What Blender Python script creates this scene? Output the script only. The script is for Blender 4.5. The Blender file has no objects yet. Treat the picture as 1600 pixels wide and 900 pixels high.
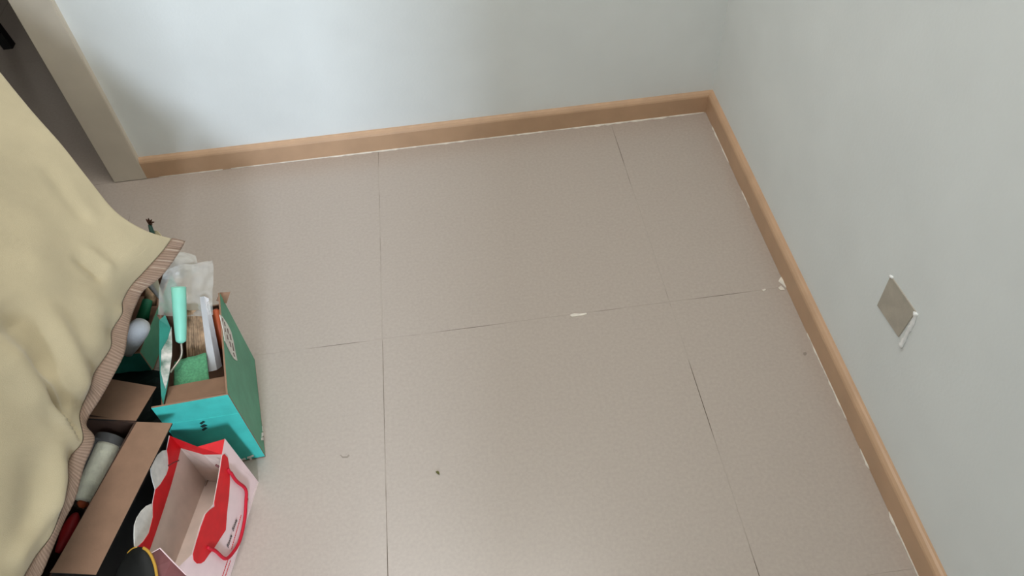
import bpy, bmesh, math, random
from mathutils import Vector, Matrix, noise
random.seed(7)
C = bpy.context.scene.collection
S = bpy.context.scene

# ------------------------------------------------------------------ camera
cam = bpy.data.objects.new('camera', bpy.data.cameras.new('camera'))
C.objects.link(cam)
cam.data.sensor_width = 36.0
cam.data.lens = 27.6600
cam.data.clip_start = 0.02
cam.matrix_world = Matrix(((0.991125, 0.125957, -0.042506, -0.640081), (-0.123724, 0.757059, -0.641525, -1.587607), (-0.048625, 0.641090, 0.765924, 1.292163), (0.000000, 0.000000, 0.000000, 1.000000)))
S.camera = cam

# ------------------------------------------------------------------ light
S.view_settings.view_transform = 'Standard'
S.view_settings.look = 'None'
S.view_settings.gamma = 1.0
S.view_settings.exposure = 0.04
world = bpy.data.worlds.new('world'); S.world = world
world.use_nodes = True
world.node_tree.nodes['Background'].inputs[0].default_value = (0.80, 0.90, 1.0, 1)
world.node_tree.nodes['Background'].inputs[1].default_value = 0.6

def area(name, loc, target, sx, sy, power, col, spread=180):
    d = bpy.data.lights.new(name, 'AREA'); d.shape = 'RECTANGLE'
    d.size, d.size_y, d.energy, d.color = sx, sy, power, col
    d.spread = math.radians(spread)
    o = bpy.data.objects.new(name, d); C.objects.link(o); o.location = loc
    o.rotation_euler = (Vector(target) - Vector(loc)).to_track_quat('-Z', 'Y').to_euler()
    return o
# daylight from the window behind the photographer, and an added soft overhead fill
area('window_light', (-0.80, -3.60, 1.25), (-0.98, 0.0, 0.75), 0.32, 0.8, 66, (0.74, 0.85, 1.0))
area('ceiling_fill', (-0.80, -0.55, 2.62), (-0.80, -0.55, 0.0), 1.2, 0.9, 22, (1.0, 0.97, 0.93))
area('hall_light', (-3.0, 2.6, 1.8), (-2.2, 0.9, 0.0), 0.5, 0.8, 1.0, (1.0, 0.92, 0.82))

# ------------------------------------------------------------------ materials
def lin(c):
    return tuple(((v / 255) / 12.92 if v / 255 <= 0.04045 else ((v / 255 + 0.055) / 1.055) ** 2.4) for v in c) + (1,)
def mat(name, c, rough=0.6, var=0.0, scale=20.0, bump=0.0, bscale=200.0, spec=0.3, c2=None, stretch=(1, 1, 1), metal=0.0, sheen=0.0):
    m = bpy.data.materials.new(name); m.use_nodes = True
    nt = m.node_tree; b = nt.nodes['Principled BSDF']
    b.inputs['Base Color'].default_value = lin(c)
    b.inputs['Roughness'].default_value = rough
    b.inputs['Specular IOR Level'].default_value = spec
    b.inputs['Metallic'].default_value = metal
    if sheen: b.inputs['Sheen Weight'].default_value = sheen
    tc = nt.nodes.new('ShaderNodeTexCoord'); mp = nt.nodes.new('ShaderNodeMapping')
    mp.inputs['Scale'].default_value = stretch
    nt.links.new(tc.outputs['Object'], mp.inputs['Vector'])
    if var or c2:
        n = nt.nodes.new('ShaderNodeTexNoise'); n.inputs['Scale'].default_value = scale; n.inputs['Detail'].default_value = 6
        r = nt.nodes.new('ShaderNodeValToRGB')
        r.color_ramp.elements[0].position = 0.3; r.color_ramp.elements[1].position = 0.7
        r.color_ramp.elements[0].color = lin(c2) if c2 else lin([max(0, v * (1 - var)) for v in c])
        r.color_ramp.elements[1].color = lin(c) if c2 else lin([min(255, v * (1 + var)) for v in c])
        nt.links.new(mp.outputs[0], n.inputs['Vector']); nt.links.new(n.outputs['Fac'], r.inputs[0])
        nt.links.new(r.outputs[0], b.inputs['Base Color'])
    if bump:
        n2 = nt.nodes.new('ShaderNodeTexNoise'); n2.inputs['Scale'].default_value = bscale; n2.inputs['Detail'].default_value = 3
        bp = nt.nodes.new('ShaderNodeBump'); bp.inputs['Strength'].default_value = bump; bp.inputs['Distance'].default_value = 0.002
        nt.links.new(mp.outputs[0], n2.inputs['Vector']); nt.links.new(n2.outputs['Fac'], bp.inputs['Height'])
        nt.links.new(bp.outputs[0], b.inputs['Normal'])
    return m
M = dict(
    wall=mat('wall_paint', (234.5, 238.5, 237), 0.75, 0.012, 6, 0.12, 160),
    ceil=mat('ceiling_paint', (232, 232, 230), 0.8),
    tile=mat('floor_tile', (181, 168, 157), 0.27, 0.02, 160, 0.03, 500, 0.5),
    grout=mat('tile_grout', (178, 166, 155), 0.9, c2=(104, 92, 80), scale=5),
    base=mat('baseboard_laminate', (198, 162, 130), 0.42, 0.03, 14, 0.04, 200, 0.4),
    caulk=mat('caulk', (226, 218, 205), 0.8, 0.05, 60),
    casing=mat('casing_paint', (216, 206, 190), 0.6, 0.02, 12, 0.05, 200),
    cloth=mat('cream_cloth', (192, 178, 146), 0.85, 0.04, 9, 0.25, 900, 0.15, sheen=0.2),
    trim=mat('brown_ribbon', (146, 122, 104), 0.75, 0.10, 120, 0.3, 700, 0.2),
    teal=mat('teal_card', (66, 186, 176), 0.5, 0.06, 30),
    shadeteal=mat('shaded_teal_card', (44, 132, 118), 0.5, 0.06, 30),  # teal darkened: shade on the unlit side flap put into the colour
    green=mat('green_card', (88, 158, 128), 0.5, 0.06, 26),
    kraft=mat('kraft_card', (146, 114, 92), 0.8, 0.04, 40, 0.1, 300),
    black=mat('black_card', (24, 25, 24), 0.6, 0.2, 20),
    white=mat('white_print', (225, 222, 215), 0.6, 0.06, 60),
    torn=mat('torn_label', (222, 216, 208), 0.8, c2=(90, 120, 105), scale=60),
    fadedink=mat('faded_ink', (128, 108, 104), 0.7),
    ink=mat('dark_ink', (26, 44, 42), 0.6),
    mint=mat('mint_plastic', (136, 210, 188), 0.4, 0.03, 30),
    wire=mat('steel_wire', (190, 180, 165), 0.35, metal=0.7),
    pad=mat('scouring_fibre', (92, 156, 116), 0.95, 0.10, 260, 0.5, 500),
    bristle=mat('bristle', (168, 140, 112), 0.8, 0.25, 90),
    grey=mat('white_plastic', (214, 212, 214), 0.45, 0.03, 30),
    orange=mat('orange_plastic', (190, 92, 54), 0.5),
    foam=mat('white_foam', (246, 246, 246), 0.9, 0.03, 40, 0.4, 260),
    fleece=mat('roller_fleece', (240, 234, 206), 0.95, 0.08, 50, 0.6, 220),
    darkgreen=mat('green_plastic', (40, 130, 92), 0.45),
    shadecard=mat('shaded_card', (72, 52, 42), 0.8, 0.1, 40),  # brown card darkened to paint in the shade inside the black carton
    darkred=mat('dark_red', (150, 26, 32), 0.45),
    fold=mat('ribbon_fold', (176, 156, 138), 0.75),
    sheet=mat('gap_shade', (22, 36, 34), 0.5),
    red=mat('red_print', (212, 34, 40), 0.55, 0.05, 40),
    redcord=mat('red_cord', (190, 22, 44), 0.6),
    pink=mat('pink_paper', (240, 214, 214), 0.6, 0.02, 30),
    paper=mat('white_paper', (220, 200, 188), 0.7, 0.03, 30),
    maroon=mat('maroon_card', (112, 66, 66), 0.6, 0.1, 40),
    gold=mat('gold_piping', (196, 150, 58), 0.5),
    plate=mat('grey_board', (184, 176, 162), 0.8, 0.04, 40, 0.15, 300),
    scuff=mat('floor_scuff', (150, 139, 128), 0.6),
    plaster=mat('white_plaster', (252, 252, 250), 0.7),
    leaf=mat('leaf_crumb', (98, 96, 52), 0.8),
    twig=mat('brown_fray', (78, 52, 40), 0.9),
    stalk=mat('stalk_green', (52, 84, 74), 0.6),
    metal=mat('black_metal', (20, 20, 22), 0.4),
    cream=mat('cream_paper', (214, 200, 162), 0.8),
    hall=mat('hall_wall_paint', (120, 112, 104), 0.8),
    glass=mat('window_glass', (200, 215, 225), 0.1),
)
# WAVE: woven ribs across the ribbon
_nt = M['trim'].node_tree; _b = _nt.nodes['Principled BSDF']
_uv = _nt.nodes.new('ShaderNodeUVMap'); _w = _nt.nodes.new('ShaderNodeTexWave'); _w.inputs['Scale'].default_value = 2.6; _w.inputs['Distortion'].default_value = 0.6
_r = _nt.nodes.new('ShaderNodeValToRGB'); _r.color_ramp.elements[0].color = lin((132, 110, 95)); _r.color_ramp.elements[1].color = lin((154, 131, 114))
_nt.links.new(_uv.outputs[0], _w.inputs['Vector']); _nt.links.new(_w.outputs['Fac'], _r.inputs[0]); _nt.links.new(_r.outputs[0], _b.inputs['Base Color'])
for _e, _p in zip([n for n in M['grout'].node_tree.nodes if n.type == 'VALTORGB'][0].color_ramp.elements, (0.40, 0.52)): _e.position = _p
def plastic(name, t, c):
    m = bpy.data.materials.new(name); m.use_nodes = True; nt = m.node_tree
    out = nt.nodes['Material Output']; b = nt.nodes['Principled BSDF']
    b.inputs['Base Color'].default_value = lin(c); b.inputs['Roughness'].default_value = 0.22
    tr = nt.nodes.new('ShaderNodeBsdfTransparent'); mx = nt.nodes.new('ShaderNodeMixShader'); mx.inputs[0].default_value = 1 - t
    nt.links.new(tr.outputs[0], mx.inputs[1]); nt.links.new(b.outputs[0], mx.inputs[2]); nt.links.new(mx.outputs[0], out.inputs[0])
    return m
M['film'] = plastic('clear_film', 0.64, (222, 222, 216))
M['film3'] = plastic('roller_film', 0.86, (222, 222, 220))
M['film2'] = plastic('cloudy_film', 0.55, (228, 230, 224))
M['pane'] = plastic('clear_pane', 0.9, (225, 235, 240))

# ------------------------------------------------------------------ helpers
def root(name, label, cat, loc, group=None):
    o = bpy.data.objects.new(name, None); C.objects.link(o); o.location = loc
    o.empty_display_size = 0.03
    o['label'] = label; o['category'] = cat
    if group: o['group'] = group
    return o
def top_of(o):
    while o.parent: o = o.parent
    return o
def link(name, bm, m, parent=None, smooth=False):
    me = bpy.data.meshes.new(name)
    bmesh.ops.recalc_face_normals(bm, faces=bm.faces)
    if parent:
        bmesh.ops.translate(bm, verts=bm.verts, vec=-Vector(top_of(parent).location))
    if smooth:
        for f in bm.faces: f.smooth = True
    bm.to_mesh(me); bm.free()
    for k in (m if isinstance(m, (list, tuple)) else [m]): me.materials.append(k)
    o = bpy.data.objects.new(name, me); C.objects.link(o)
    if parent: o.parent = parent
    return o
def single(name, bm, m, label, cat, base, group=None, smooth=False):
    base = Vector(base)
    bmesh.ops.translate(bm, verts=bm.verts, vec=-base)
    o = link(name, bm, m, None, smooth); o.location = base
    o['label'] = label; o['category'] = cat
    if group: o['group'] = group
    return o
def struct(name, bm, m, parent=None):
    o = link(name, bm, m, parent)
    if not parent: o['kind'] = 'structure'
    return o
def add_box(bm, a, b, bev=0.0):
    vs = [bm.verts.new((x, y, z)) for x in (a[0], b[0]) for y in (a[1], b[1]) for z in (a[2], b[2])]
    fs = [bm.faces.new([vs[i] for i in q]) for q in ((0, 1, 3, 2), (4, 6, 7, 5), (0, 4, 5, 1), (2, 3, 7, 6), (0, 2, 6, 4), (1, 5, 7, 3))]
    if bev:
        es = list({e for f in fs for e in f.edges})
        bmesh.ops.bevel(bm, geom=es, offset=bev, segments=2, affect='EDGES')
    return bm
def box(a, b, bev=0.0): return add_box(bmesh.new(), a, b, bev)
def newell(pts):
    n = Vector((0, 0, 0))
    for i, p in enumerate(pts):
        q = pts[(i + 1) % len(pts)]
        n += Vector(((p.y - q.y) * (p.z + q.z), (p.z - q.z) * (p.x + q.x), (p.x - q.x) * (p.y + q.y)))
    return n.normalized()
def slab(pts, th, toward=None, bm=None, lift=0.0, two=False):
    """a sheet of thickness th with outline pts; grows away from the side `toward` looks at"""
    bm = bm or bmesh.new()
    P = [Vector(p) for p in pts]; n = newell(P)
    if toward is not None and n.dot(Vector(toward) - P[0]) < 0: n = -n
    A = [bm.verts.new(p + n * lift) for p in P]; B = [bm.verts.new(p + n * (lift - th)) for p in P]
    f1 = bm.faces.new(A); f2 = bm.faces.new(list(reversed(B)))
    if two: f2.material_index = 1
    k = len(P)
    for i in range(k):
        f = bm.faces.new([A[i], B[i], B[(i + 1) % k], A[(i + 1) % k]])
        if two: f.material_index = 1
    bmesh.ops.triangulate(bm, faces=[f for f in (f1, f2) if len(f.verts) > 4])
    return bm
def tube(path, rad, seg=10, bm=None, cap=True, flat=None):
    bm = bm or bmesh.new(); P = [Vector(p) for p in path]
    R = rad if isinstance(rad, (list, tuple)) else [rad] * len(P)
    rings = []; prev = None
    for i, p in enumerate(P):
        t = (P[min(i + 1, len(P) - 1)] - P[max(i - 1, 0)]).normalized()
        up = prev if prev is not None else (Vector((0, 0, 1)) if abs(t.z) < 0.9 else Vector((1, 0, 0)))
        a = (up - t * up.dot(t)).normalized(); b = t.cross(a); prev = a
        rings.append([bm.verts.new(p + (a * math.cos(2 * math.pi * k / seg) + b * math.sin(2 * math.pi * k / seg)) * R[i]) for k in range(seg)])
    for r0, r1 in zip(rings, rings[1:]):
        for k in range(seg): bm.faces.new([r0[k], r0[(k + 1) % seg], r1[(k + 1) % seg], r1[k]])
    if cap:
        bm.faces.new(list(reversed(rings[0]))); bm.faces.new(rings[-1])
    return bm
def lathe_axis(a, b, prof, seg=20, bm=None):
    """profile [(t, r)] turned about the axis a->b"""
    a, b = Vector(a), Vector(b)
    return tube([a.lerp(b, t) for t, r in prof], [r for t, r in prof], seg, bm)
def crv(pts, n):
    """Catmull-Rom through points, n samples per span"""
    P = [Vector(p) for p in pts]; out = []
    for i in range(len(P) - 1):
        p0, p1, p2, p3 = P[max(i - 1, 0)], P[i], P[i + 1], P[min(i + 2, len(P) - 1)]
        for k in range(n):
            t = k / n
            out.append(0.5 * ((2 * p1) + (p2 - p0) * t + (2 * p0 - 5 * p1 + 4 * p2 - p3) * t * t + (3 * p1 - p0 - 3 * p2 + p3) * t ** 3))
    out.append(P[-1]); return out
def grid_mesh(rows, bm=None, mi=0):
    bm = bm or bmesh.new()
    V = [[bm.verts.new(p) for p in r] for r in rows]
    for r0, r1 in zip(V, V[1:]):
        for k in range(len(r0) - 1):
            f = bm.faces.new([r0[k], r0[k + 1], r1[k + 1], r1[k]]); f.material_index = mi
    return bm
def thicken(bm, th):
    bmesh.ops.recalc_face_normals(bm, faces=bm.faces)
    bmesh.ops.solidify(bm, geom=bm.faces[:], thickness=th)
    return bm

# ------------------------------------------------------------------ room shell
XR = 0.0138; YB = 0.0138; H = 2.65; XL = -3.2; YF = -3.75
JX = -1.4285; JL = -1.5101; DL = -2.32; DH = 2.08; WT = 0.11
sl = box((XL - 0.1, YF - 0.1, -0.10), (XR + 0.1, 3.4, -0.0004))
floor = struct('floor', sl, M['grout'])
xs = [-0.2483 - 0.6 * k for k in range(0, 6)]
cols = [(-0.2483, XR)] + [(x - 0.6, x) for x in xs if x - 0.6 > XL - 0.6]
cols[-1] = (XL, cols[-1][1])
rowsy = [(-0.5971 - 0.6 * (k + 1), -0.5971 - 0.6 * k) for k in range(0, 6)]
rowsy = [(max(a, YF), b) for a, b in rowsy if b > YF]
rowsy += [(-0.5971, 0.0005)] + [(0.0005 + 0.6 * k, 0.0005 + 0.6 * (k + 1)) for k in range(0, 4)]
cache = {}
for a, b in rowsy:
    for c, d in cols:
        if a > -0.1 and d > JX + 0.62 : continue
        w, h = round(d - c - 0.0012, 4), round(b - a - 0.0012, 4)
        if (w, h) not in cache:
            bm = box((0, 0, -0.009), (w, h, 0)); me = bpy.data.meshes.new('tile')
            es = [e for e in bm.edges if all(v.co.z > -0.001 for v in e.verts)]
            bmesh.ops.bevel(bm, geom=es, offset=0.0003, segments=1, affect='EDGES')
            bmesh.ops.recalc_face_normals(bm, faces=bm.faces); bm.to_mesh(me); bm.free()
            me.materials.append(M['tile']); cache[(w, h)] = me
        t = bpy.data.objects.new('tile', cache[(w, h)]); C.objects.link(t); t.parent = floor
        t.location = (c + 0.0006, a + 0.0006, 0)
# walls
bm = box((JL + 0.02, YB, 0), (XR + 0.1, YB + WT, H))
add_box(bm, (XL, YB, 0), (DL - 0.02, YB + WT, H)); add_box(bm, (DL - 0.02, YB, DH + 0.02), (JL + 0.02, YB + WT, H))
struct('wall_back', bm, M['wall'])
struct('wall_right', box((XR, YF - 0.1, 0), (XR + 0.1, YB, H)), M['wall'])
struct('wall_left', box((XL - 0.1, YF - 0.1, 0), (XL, YB + WT, H)), M['wall'])
WX0, WX1, WZ0, WZ1 = -2.5, -0.4, 0.35, 2.25
bm = box((XL, YF - 0.1, 0), (WX0, YF, H)); add_box(bm, (WX1, YF - 0.1, 0), (XR, YF, H))
add_box(bm, (WX0, YF - 0.1, 0), (WX1, YF, WZ0)); add_box(bm, (WX0, YF - 0.1, WZ1), (WX1, YF, H))
struct('wall_front', bm, M['wall'])
bm = bmesh.new()
for x in (WX0, (WX0 + WX1) / 2 - 0.025, WX1 - 0.05): add_box(bm, (x, YF - 0.08, WZ0), (x + 0.05, YF - 0.03, WZ1))
add_box(bm, (WX0, YF - 0.08, WZ0), (WX1, YF - 0.03, WZ0 + 0.05)); add_box(bm, (WX0, YF - 0.08, WZ1 - 0.05), (WX1, YF - 0.03, WZ1))
win = struct('window_1', bm, M['grey'])
link('pane', box((WX0 + 0.05, YF - 0.058, WZ0 + 0.05), (WX1 - 0.05, YF - 0.052, WZ1 - 0.05)), M['pane'], win)
struct('ceiling', box((XL - 0.1, YF - 0.1, H), (XR + 0.1, 3.4, H + 0.1)), M['ceil'])
# added unseen wall behind the photographer; its narrow gap shapes the window light
bm = box((-0.763, -2.12, 0), (XR, -2.0, H)); add_box(bm, (XL, -2.12, 0), (-1.075, -2.0, H)); add_box(bm, (-1.075, -2.12, 2.1), (-0.763, -2.0, H))
struct('wall_light_blocker', bm, M['wall'])

# dark hall behind the doorway
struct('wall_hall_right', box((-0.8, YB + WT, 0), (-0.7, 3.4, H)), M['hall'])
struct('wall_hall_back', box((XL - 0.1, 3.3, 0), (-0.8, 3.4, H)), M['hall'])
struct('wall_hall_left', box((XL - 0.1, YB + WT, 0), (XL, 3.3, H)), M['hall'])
# door casing
bm = box((JL, -0.001, 0.0008), (JX, YB + WT + 0.012, DH + 0.08), 0.0015)
struct('trim_1', bm, M['casing'])
struct('trim_2', box((DL - 0.08, -0.001, 0.0008), (DL, YB + WT + 0.012, DH + 0.08), 0.0015), M['casing'])
struct('trim_3', box((DL, -0.001, DH), (JL, YB + WT + 0.012, DH + 0.08), 0.0015), M['casing'])
# baseboards: face, eased bevel, top
prof = [(0, 0.0006), (0, 0.0485), (0.0015, 0.0525), (0.0055, 0.0572), (0.0095, 0.059), (0.0138, 0.059), (0.0138, 0.0006)]
def baseboard(name, fa, fb):
    bm = bmesh.new()
    A = [bm.verts.new(fa(*p)) for p in prof]; B = [bm.verts.new(fb(*p)) for p in prof]
    bm.faces.new(A); bm.faces.new(list(reversed(B)))
    for i in range(len(prof)): bm.faces.new([A[i], B[i], B[(i + 1) % len(prof)], A[(i + 1) % len(prof)]])
    return struct(name, bm, M['base'])
bb = baseboard('baseboard_back', lambda d, z: (JX, d, z), lambda d, z: (d, d, z))
br = baseboard('baseboard_right', lambda d, z: (d, d, z), lambda d, z: (d, YF, z))
# ragged caulk left along the foot of the baseboards
def caulk(parent, along, runs):
    bm = bmesh.new()
    for s, e, w in runs:
        n = max(3, int((e - s) / 0.008)); A, B, D = [], [], []
        for i in range(n + 1):
            t = s + (e - s) * i / n
            k = w * (0.35 + 0.65 * abs(noise.noise((t * 37, w * 90, 1.3)))) * (0.25 if i in (0, n) else 1) * (0.5 + random.random() * 0.8)
            A.append(along(t, 0.0012, 0.0035 * (0.5 + k / w / 2))); B.append(along(t, -k, 0.0004)); D.append(along(t, -k * 0.5, 0.0022))
        grid_mesh([A, D, B], bm)
    o = link('caulk', bm, M['caulk'], parent); o['kind'] = 'stuff'
caulk(bb, lambda t, d, z: (t, d, z), [(-1.40, -1.24, .003), (-1.22, -0.95, .003), (-0.99, -0.40, .006), (-0.40, -0.27, .007), (-0.30, -0.10, .010), (-0.10, -0.004, .005)])
caulk(br, lambda t, d, z: (d, -t, z), [(0.06, 0.20, .004), (0.30, 0.36, .003), (0.57, 0.60, .010), (0.72, 0.92, .003), (0.98, 1.02, .004), (1.10, 1.22, .004)])

# ------------------------------------------------------------------ blanking patch on the right wall
r = root('cover_plate', 'small grey square blanking plate low on the right wall with broken white plaster edge', 'wall plate', (0.0138, -0.8844, 0.2857))
Q = [(0.0138, -0.8449, 0.3168), (0.0138, -0.8470, 0.2444), (0.0138, -0.9195, 0.2541), (0.0138, -0.9255, 0.3258)]
link('plate', slab(Q, 0.004, (-1, -0.8, 0.3), lift=0.0018), M['plate'], r)
pr = crv([(0.0138, -0.9278, 0.3256), (0.0138, -0.9310, 0.3073), (0.0138, -0.9320, 0.2858), (0.0138, -0.9323, 0.2645), (0.0138, -0.9337, 0.2475)], 5)
bm = tube([Vector(p) + Vector((-0.001, 0, 0)) for p in pr], [0.0046 if i in (0, 1) else 0.0031 + 0.0022 * abs(noise.noise((i * .7, 2, 1))) for i in range(len(pr) - 1)] + [0.0035], 8)
for v in bm.verts: v.co += Vector((0, noise.noise(v.co * 300), noise.noise(v.co * 310 + Vector((5, 5, 5))))) * 0.0028
link('plaster_ridge', bm, M['plaster'], r, True)
bm = tube([Vector((0.0138, -0.8436, 0.3153)) + Vector((-0.0015, 0, 0)), Vector((0.0138, -0.8506, 0.3186)) + Vector((-0.001, 0, 0))], 0.0025, 6)
link('plaster_chip', bm, M['plaster'], r, True)

# ------------------------------------------------------------------ teal carton with decorating tools
NR, NL, FR, FL = [Vector(v) for v in ((-1.069, -0.835, 0), (-1.192, -0.842, 0), (-1.108, -0.609, 0), (-1.231, -0.616, 0))]
HT = 0.215; UP = Vector((0, 0, 1)); CT = (NR + NL + FR + FL) / 4
r = root('tool_carton', 'open turquoise and green carton full of decorating tools behind the pink gift bag', 'box', CT)
def wall_panel(name, a, b, z0, z1, out, m, lean=Vector((0, 0, 0)), th=0.003, par=None):
    return link(name, slab([a + UP * z0, b + UP * z0, b + UP * z1 + lean, a + UP * z1 + lean], th, out, two=True), [m, M['kraft']], par or r)
outR, outF = Vector((5, -0.7, 0.1)), Vector((-1.1, -5, 0.1))
fp = wall_panel('front_panel', NL, NR, 0.002, HT, outF, M['teal'])
fp['label'] = 'bright turquoise front with three dark diamonds'
sp = wall_panel('side_panel', NR + Vector((-0.0005, 0.003, 0)), FR, 0.002, HT, outR, M['green'])
sp['label'] = 'green side with torn white label'
wall_panel('side_panel', NL + Vector((0, 0.004, 0)), FL, 0.002, 0.205, Vector((-5, -0.7, 0.1)), M['green'], Vector((0.012, 0, 0)))
wall_panel('back_panel', FL, FR, 0.002, HT - 0.03, Vector((-1.1, 5, 0.1)), M['green'])
link('bottom_panel', slab([NL + UP * .004, NR + UP * .004, FR + UP * .004, FL + UP * .004], 0.003, (0, 0, 5)), M['kraft'], r)
link('inner_flap', slab([(-1.1817, -0.7852, 0.1900), (-1.0831, -0.7785, 0.1900), (-1.0710, -0.8225, 0.2030), (-1.1761, -0.8298, 0.2030)], 0.003, (-0.6, -1.5, 1.3)), M['kraft'], r)
link('back_flap', slab([(-1.1184, -0.6141, 0.2000), (-1.1110, -0.6003, 0.2060), (-1.0947, -0.5965, 0.2000), (-1.1038, -0.6129, 0.1880)], 0.003, (-0.6, -1.5, 1.3)), M['kraft'], r)
# score line across the front and the three diamonds printed on it
def decal(name, pts, m, toward, par, lift=0.0012, th=0.0009):
    return link(name, slab(pts, th, toward, lift=lift), m, par)
bm = tube([(-1.1941, -0.8421, 0.1622), (-1.0687, -0.8350, 0.1556)], 0.0011, 6)
link('score_line', bm, M['teal'], fp)
for q in ([(-1.1376, -0.8389, 0.1483), (-1.1305, -0.8385, 0.1532), (-1.1278, -0.8383, 0.1501), (-1.1357, -0.8388, 0.1444)], [(-1.1396, -0.8390, 0.1393), (-1.1319, -0.8386, 0.1430), (-1.1281, -0.8384, 0.1384), (-1.1371, -0.8389, 0.1341)], [(-1.1413, -0.8391, 0.1281), (-1.1339, -0.8387, 0.1340), (-1.1302, -0.8385, 0.1305), (-1.1394, -0.8390, 0.1241)]):
    decal('diamond', q, M['ink'], outF, fp)
for q in ([(-1.0989, -0.8367, 0.0136), (-1.0862, -0.8360, 0.0173), (-1.0873, -0.8360, 0.0116), (-1.1000, -0.8368, 0.0079)], [(-1.0961, -0.8365, 0.0113), (-1.0923, -0.8363, 0.0123), (-1.0941, -0.8364, -0.0094), (-1.0986, -0.8367, -0.0127)], [(-1.1143, -0.8376, 0.0086), (-1.1030, -0.8369, 0.0115), (-1.1033, -0.8370, 0.0067), (-1.1147, -0.8376, 0.0037)]):
    decal('print_mark', q, M['white'], outF, fp)
lab = decal('torn_label', [(-1.0969, -0.6734, 0.2288), (-1.0982, -0.6657, 0.2155), (-1.0991, -0.6604, 0.1901), (-1.0993, -0.6596, 0.1757), (-1.0988, -0.6623, 0.1637), (-1.0965, -0.6759, 0.1539), (-1.0939, -0.6908, 0.1498), (-1.0903, -0.7115, 0.1399), (-1.0885, -0.7219, 0.1603), (-1.0882, -0.7235, 0.1783), (-1.0889, -0.7199, 0.1967), (-1.0891, -0.7185, 0.2100), (-1.0931, -0.6955, 0.2159)], M['white'], outR, sp)
for q in ([(-1.0972, -0.6716, 0.2172), (-1.0977, -0.6688, 0.2119), (-1.0964, -0.6762, 0.2119), (-1.0959, -0.6790, 0.2172)], [(-1.0970, -0.6730, 0.2079), (-1.0974, -0.6707, 0.2040), (-1.0963, -0.6769, 0.1996), (-1.0958, -0.6799, 0.2044)], [(-1.0945, -0.6872, 0.2071), (-1.0952, -0.6834, 0.2023), (-1.0938, -0.6913, 0.2010), (-1.0934, -0.6939, 0.2053)],
          [(-1.0966, -0.6751, 0.1916), (-1.0969, -0.6734, 0.1856), (-1.0953, -0.6825, 0.1839), (-1.0951, -0.6835, 0.1891)], [(-1.0933, -0.6944, 0.1975), (-1.0938, -0.6915, 0.1928), (-1.0924, -0.6994, 0.1888), (-1.0919, -0.7021, 0.1942)], [(-1.0961, -0.6780, 0.1781), (-1.0965, -0.6758, 0.1733), (-1.0947, -0.6859, 0.1690), (-1.0943, -0.6887, 0.1746)],
          [(-1.0923, -0.7002, 0.1840), (-1.0929, -0.6965, 0.1790), (-1.0913, -0.7058, 0.1739), (-1.0908, -0.7084, 0.1794)], [(-1.0940, -0.6904, 0.1671), (-1.0943, -0.6883, 0.1623), (-1.0918, -0.7030, 0.1583), (-1.0913, -0.7057, 0.1639)], [(-1.0902, -0.7121, 0.1667), (-1.0908, -0.7086, 0.1610), (-1.0899, -0.7136, 0.1549), (-1.0895, -0.7163, 0.1605)]):
    decal('scribble', q, M['fadedink'], outR, sp, lift=0.0018)
for q in ([(-1.0803, -0.7697, 0.0037), (-1.0814, -0.7633, -0.0046), (-1.0791, -0.7763, -0.0046), (-1.0781, -0.7823, 0.0056)], [(-1.0770, -0.7888, 0.0118), (-1.0784, -0.7804, -0.0025), (-1.0771, -0.7882, -0.0012), (-1.0748, -0.8014, 0.0166)], [(-1.0741, -0.8054, 0.0211), (-1.0762, -0.7935, 0.0030), (-1.0747, -0.8021, 0.0058), (-1.0732, -0.8107, 0.0208)]):
    decal('print_mark', q, M['white'], outR, sp)
bm = slab([(-1.1980, -0.6741, 0.2360), (-1.1896, -0.6640, 0.2360), (-1.1814, -0.6847, 0.2260), (-1.1753, -0.7162, 0.2220), (-1.1718, -0.7438, 0.2200), (-1.1721, -0.7767, 0.2160), (-1.1737, -0.8033, 0.2120), (-1.1786, -0.8313, 0.2040), (-1.1811, -0.8160, 0.2120), (-1.1846, -0.7788, 0.2240), (-1.1895, -0.7361, 0.2320)], 0.003, (-0.6, -1.5, 1.3))
tf = link('side_flap', bm, M['shadeteal'], r)
tf['label'] = 'bent flap with torn white label'
decal('torn_label', [(-1.1794, -0.6852, 0.2262), (-1.1751, -0.7164, 0.2222), (-1.1719, -0.7440, 0.2202), (-1.1727, -0.7793, 0.2162), (-1.1755, -0.8062, 0.2130), (-1.1793, -0.7955, 0.2170), (-1.1839, -0.7767, 0.2245), (-1.1857, -0.7394, 0.2320), (-1.1841, -0.7274, 0.2300), (-1.1808, -0.7420, 0.2270), (-1.1814, -0.7116, 0.2265)], M['torn'], (-0.6, -1.5, 1.3), tf, lift=0.0012)

# tools in the carton
t = root('mini_roller', 'mint green tapered mini paint roller handle standing in the turquoise carton', 'paint roller', (-1.1898, -0.6971, 0.1500))
a, b = Vector((-1.1505, -0.6484, 0.2850)), Vector((-1.1618, -0.7153, 0.2160))
link('handle', lathe_axis(a, b, [(-0.012, 0.004), (-0.008, 0.0105), (0.0, 0.0122), (0.25, 0.0118), (0.5, 0.0112), (0.8, 0.0098), (0.93, 0.0090), (0.97, 0.0082), (1.0, 0.0035)], 22), M['mint'], t, True)
link('rod', tube(crv([b, (-1.1631, -0.7264, 0.2050), (-1.1676, -0.7357, 0.1980), (-1.1778, -0.7530, 0.1960), (-1.1811, -0.7604, 0.1960)], 6), 0.0021, 8), M['wire'], t, True)
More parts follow.
